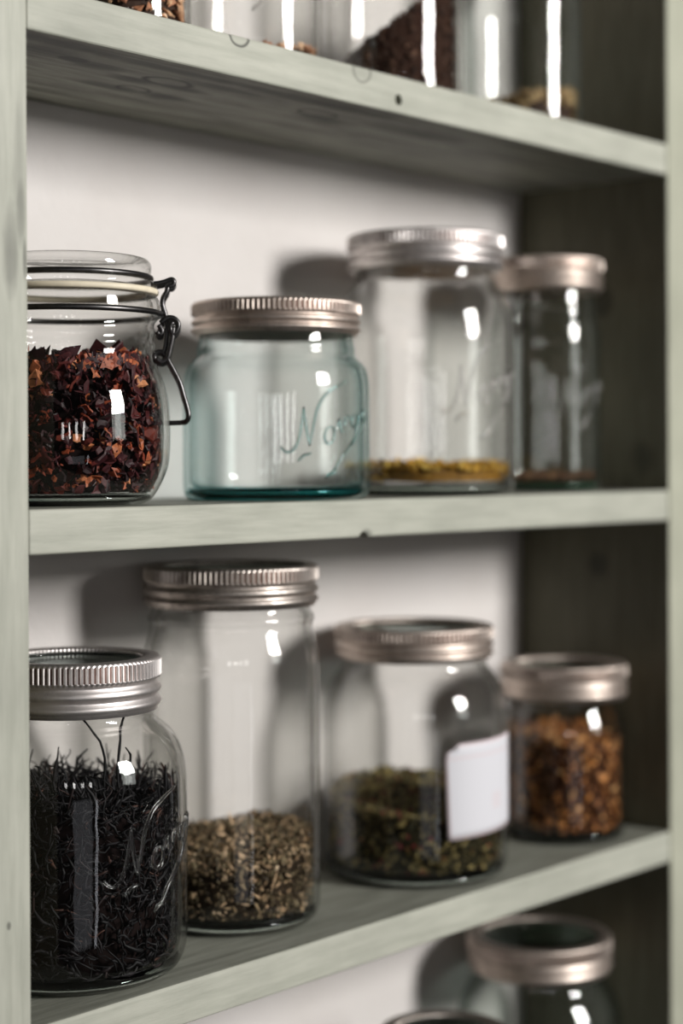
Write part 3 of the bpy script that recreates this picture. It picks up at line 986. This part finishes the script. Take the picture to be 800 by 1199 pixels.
C_straw = island('straw_flakes', [(0.0, sr(84, 64, 42)), (0.5, sr(150, 122, 86)), (1.0, sr(204, 176, 134))], 0.7)
d4, r4 = cam_dirs(t4)
b4 = bumps(21, 0.004, 140)
contents('straw_flakes', 'straw coloured dried flakes lying in the greenish top shelf jar', 'dried herbs', t4, [(petal_arrays(420, 0.0036), 1), (chunk_arrays(500, 0.0016, 0.5, 2.5), 1)],
         wall_fun(p4, 2.8), 0.0076, lambda x, y: 0.021 + 0.16 * (x * r4.x + y * r4.y) + b4(x, y), [C_brown, C_straw], shell=0.86, topshare=0.5)

# ------------------------------------------------------------------ bottom row (tops in view)
PROFB = [(46, 0), (50, 0.5), (53, 5), (54, 14), (54, 100), (53, 110), (49, 121), (44, 129), (42, 133), (42, 152), (40.4, 153)]
bj = jar('preserving_jar', 'clear jar with green tinted rim under the lower shelf, lid tarnished', 629, 1.125, Z_BOT, PROFB, 3.2, 6.5, G_green, S_green,
         159.5, 46.0, 22, M_band_warm, S_lid)
PROFC = [(36, 0), (39, 0.5), (42, 5), (42.6, 14), (42.6, 92), (41, 102), (37, 110), (34.6, 114), (34.6, 132), (33, 133)]
bk = jar('preserving_jar', 'jar lid with dark glass centre just showing at the lowest edge', 517, 1.0, Z_BOT, PROFC, 3.0, 6.5, G_clear, S_clear,
         138.0, 37.6, 21, M_band_dark, S_lid)

# ------------------------------------------------------------------ light
def area(name, loc, target, sx, sy, power, col):
    ld = bpy.data.lights.new(name, 'AREA')
    ld.shape = 'RECTANGLE'
    ld.size, ld.size_y = sx, sy
    ld.energy = power
    ld.color = col
    o = bpy.data.objects.new(name, ld)
    COL.objects.link(o)
    o.location = loc
    dr = Vector(target) - Vector(loc)
    o.rotation_euler = dr.to_track_quat('-Z', 'Y').to_euler()
    return o
az = math.radians(15)
WX, WY = 0.25 + 2.4 * math.sin(az), -2.4 * math.cos(az)
area('window_sky_light', (WX, WY, 0.74), (0.25, 0, 0.74), 0.52, 0.80, 92, (1.0, 0.985, 0.96))
area('window_garden_light', (WX, WY, 0.14), (0.25, 0, 0.14), 0.50, 0.36, 2.6, (0.97, 1.0, 0.95))
for k in range(4):
    a2 = math.radians(-23 - 8 * k)
    area('side_window_pane', (0.07 + 2.3 * math.sin(a2), -2.3 * math.cos(a2), 0.10), (0.07, 0, 0.0), 0.11 if k % 2 else 0.07, 0.19, 0.42, (1.0, 0.98, 0.97))
for deg, wid, pw in ((-31, 0.75, 0.40), (-17, 0.07, 0.26)):
    a2 = math.radians(deg)
    area('lit_floor_glow', (0.07 + 2.2 * math.sin(a2), -2.2 * math.cos(a2), -0.62), (0.07, 0, -0.2), wid, 0.5, pw, (0.92, 0.93, 1.0))
w = bpy.data.worlds.new('room')
SC.world = w
w.use_nodes = True
bg = w.node_tree.nodes['Background']
bg.inputs[0].default_value = (1.0, 0.97, 0.93, 1)
bg.inputs[1].default_value = 0.014

SC.view_settings.view_transform = 'Standard'
SC.view_settings.look = 'None'
SC.view_settings.exposure = 0.0
SC.view_settings.gamma = 1.0
SC.view_settings.use_curve_mapping = False
SC.cycles.transparent_max_bounces = 48
SC.cycles.max_bounces = 14
SC.cycles.transmission_bounces = 10
SC.cycles.use_denoising = True
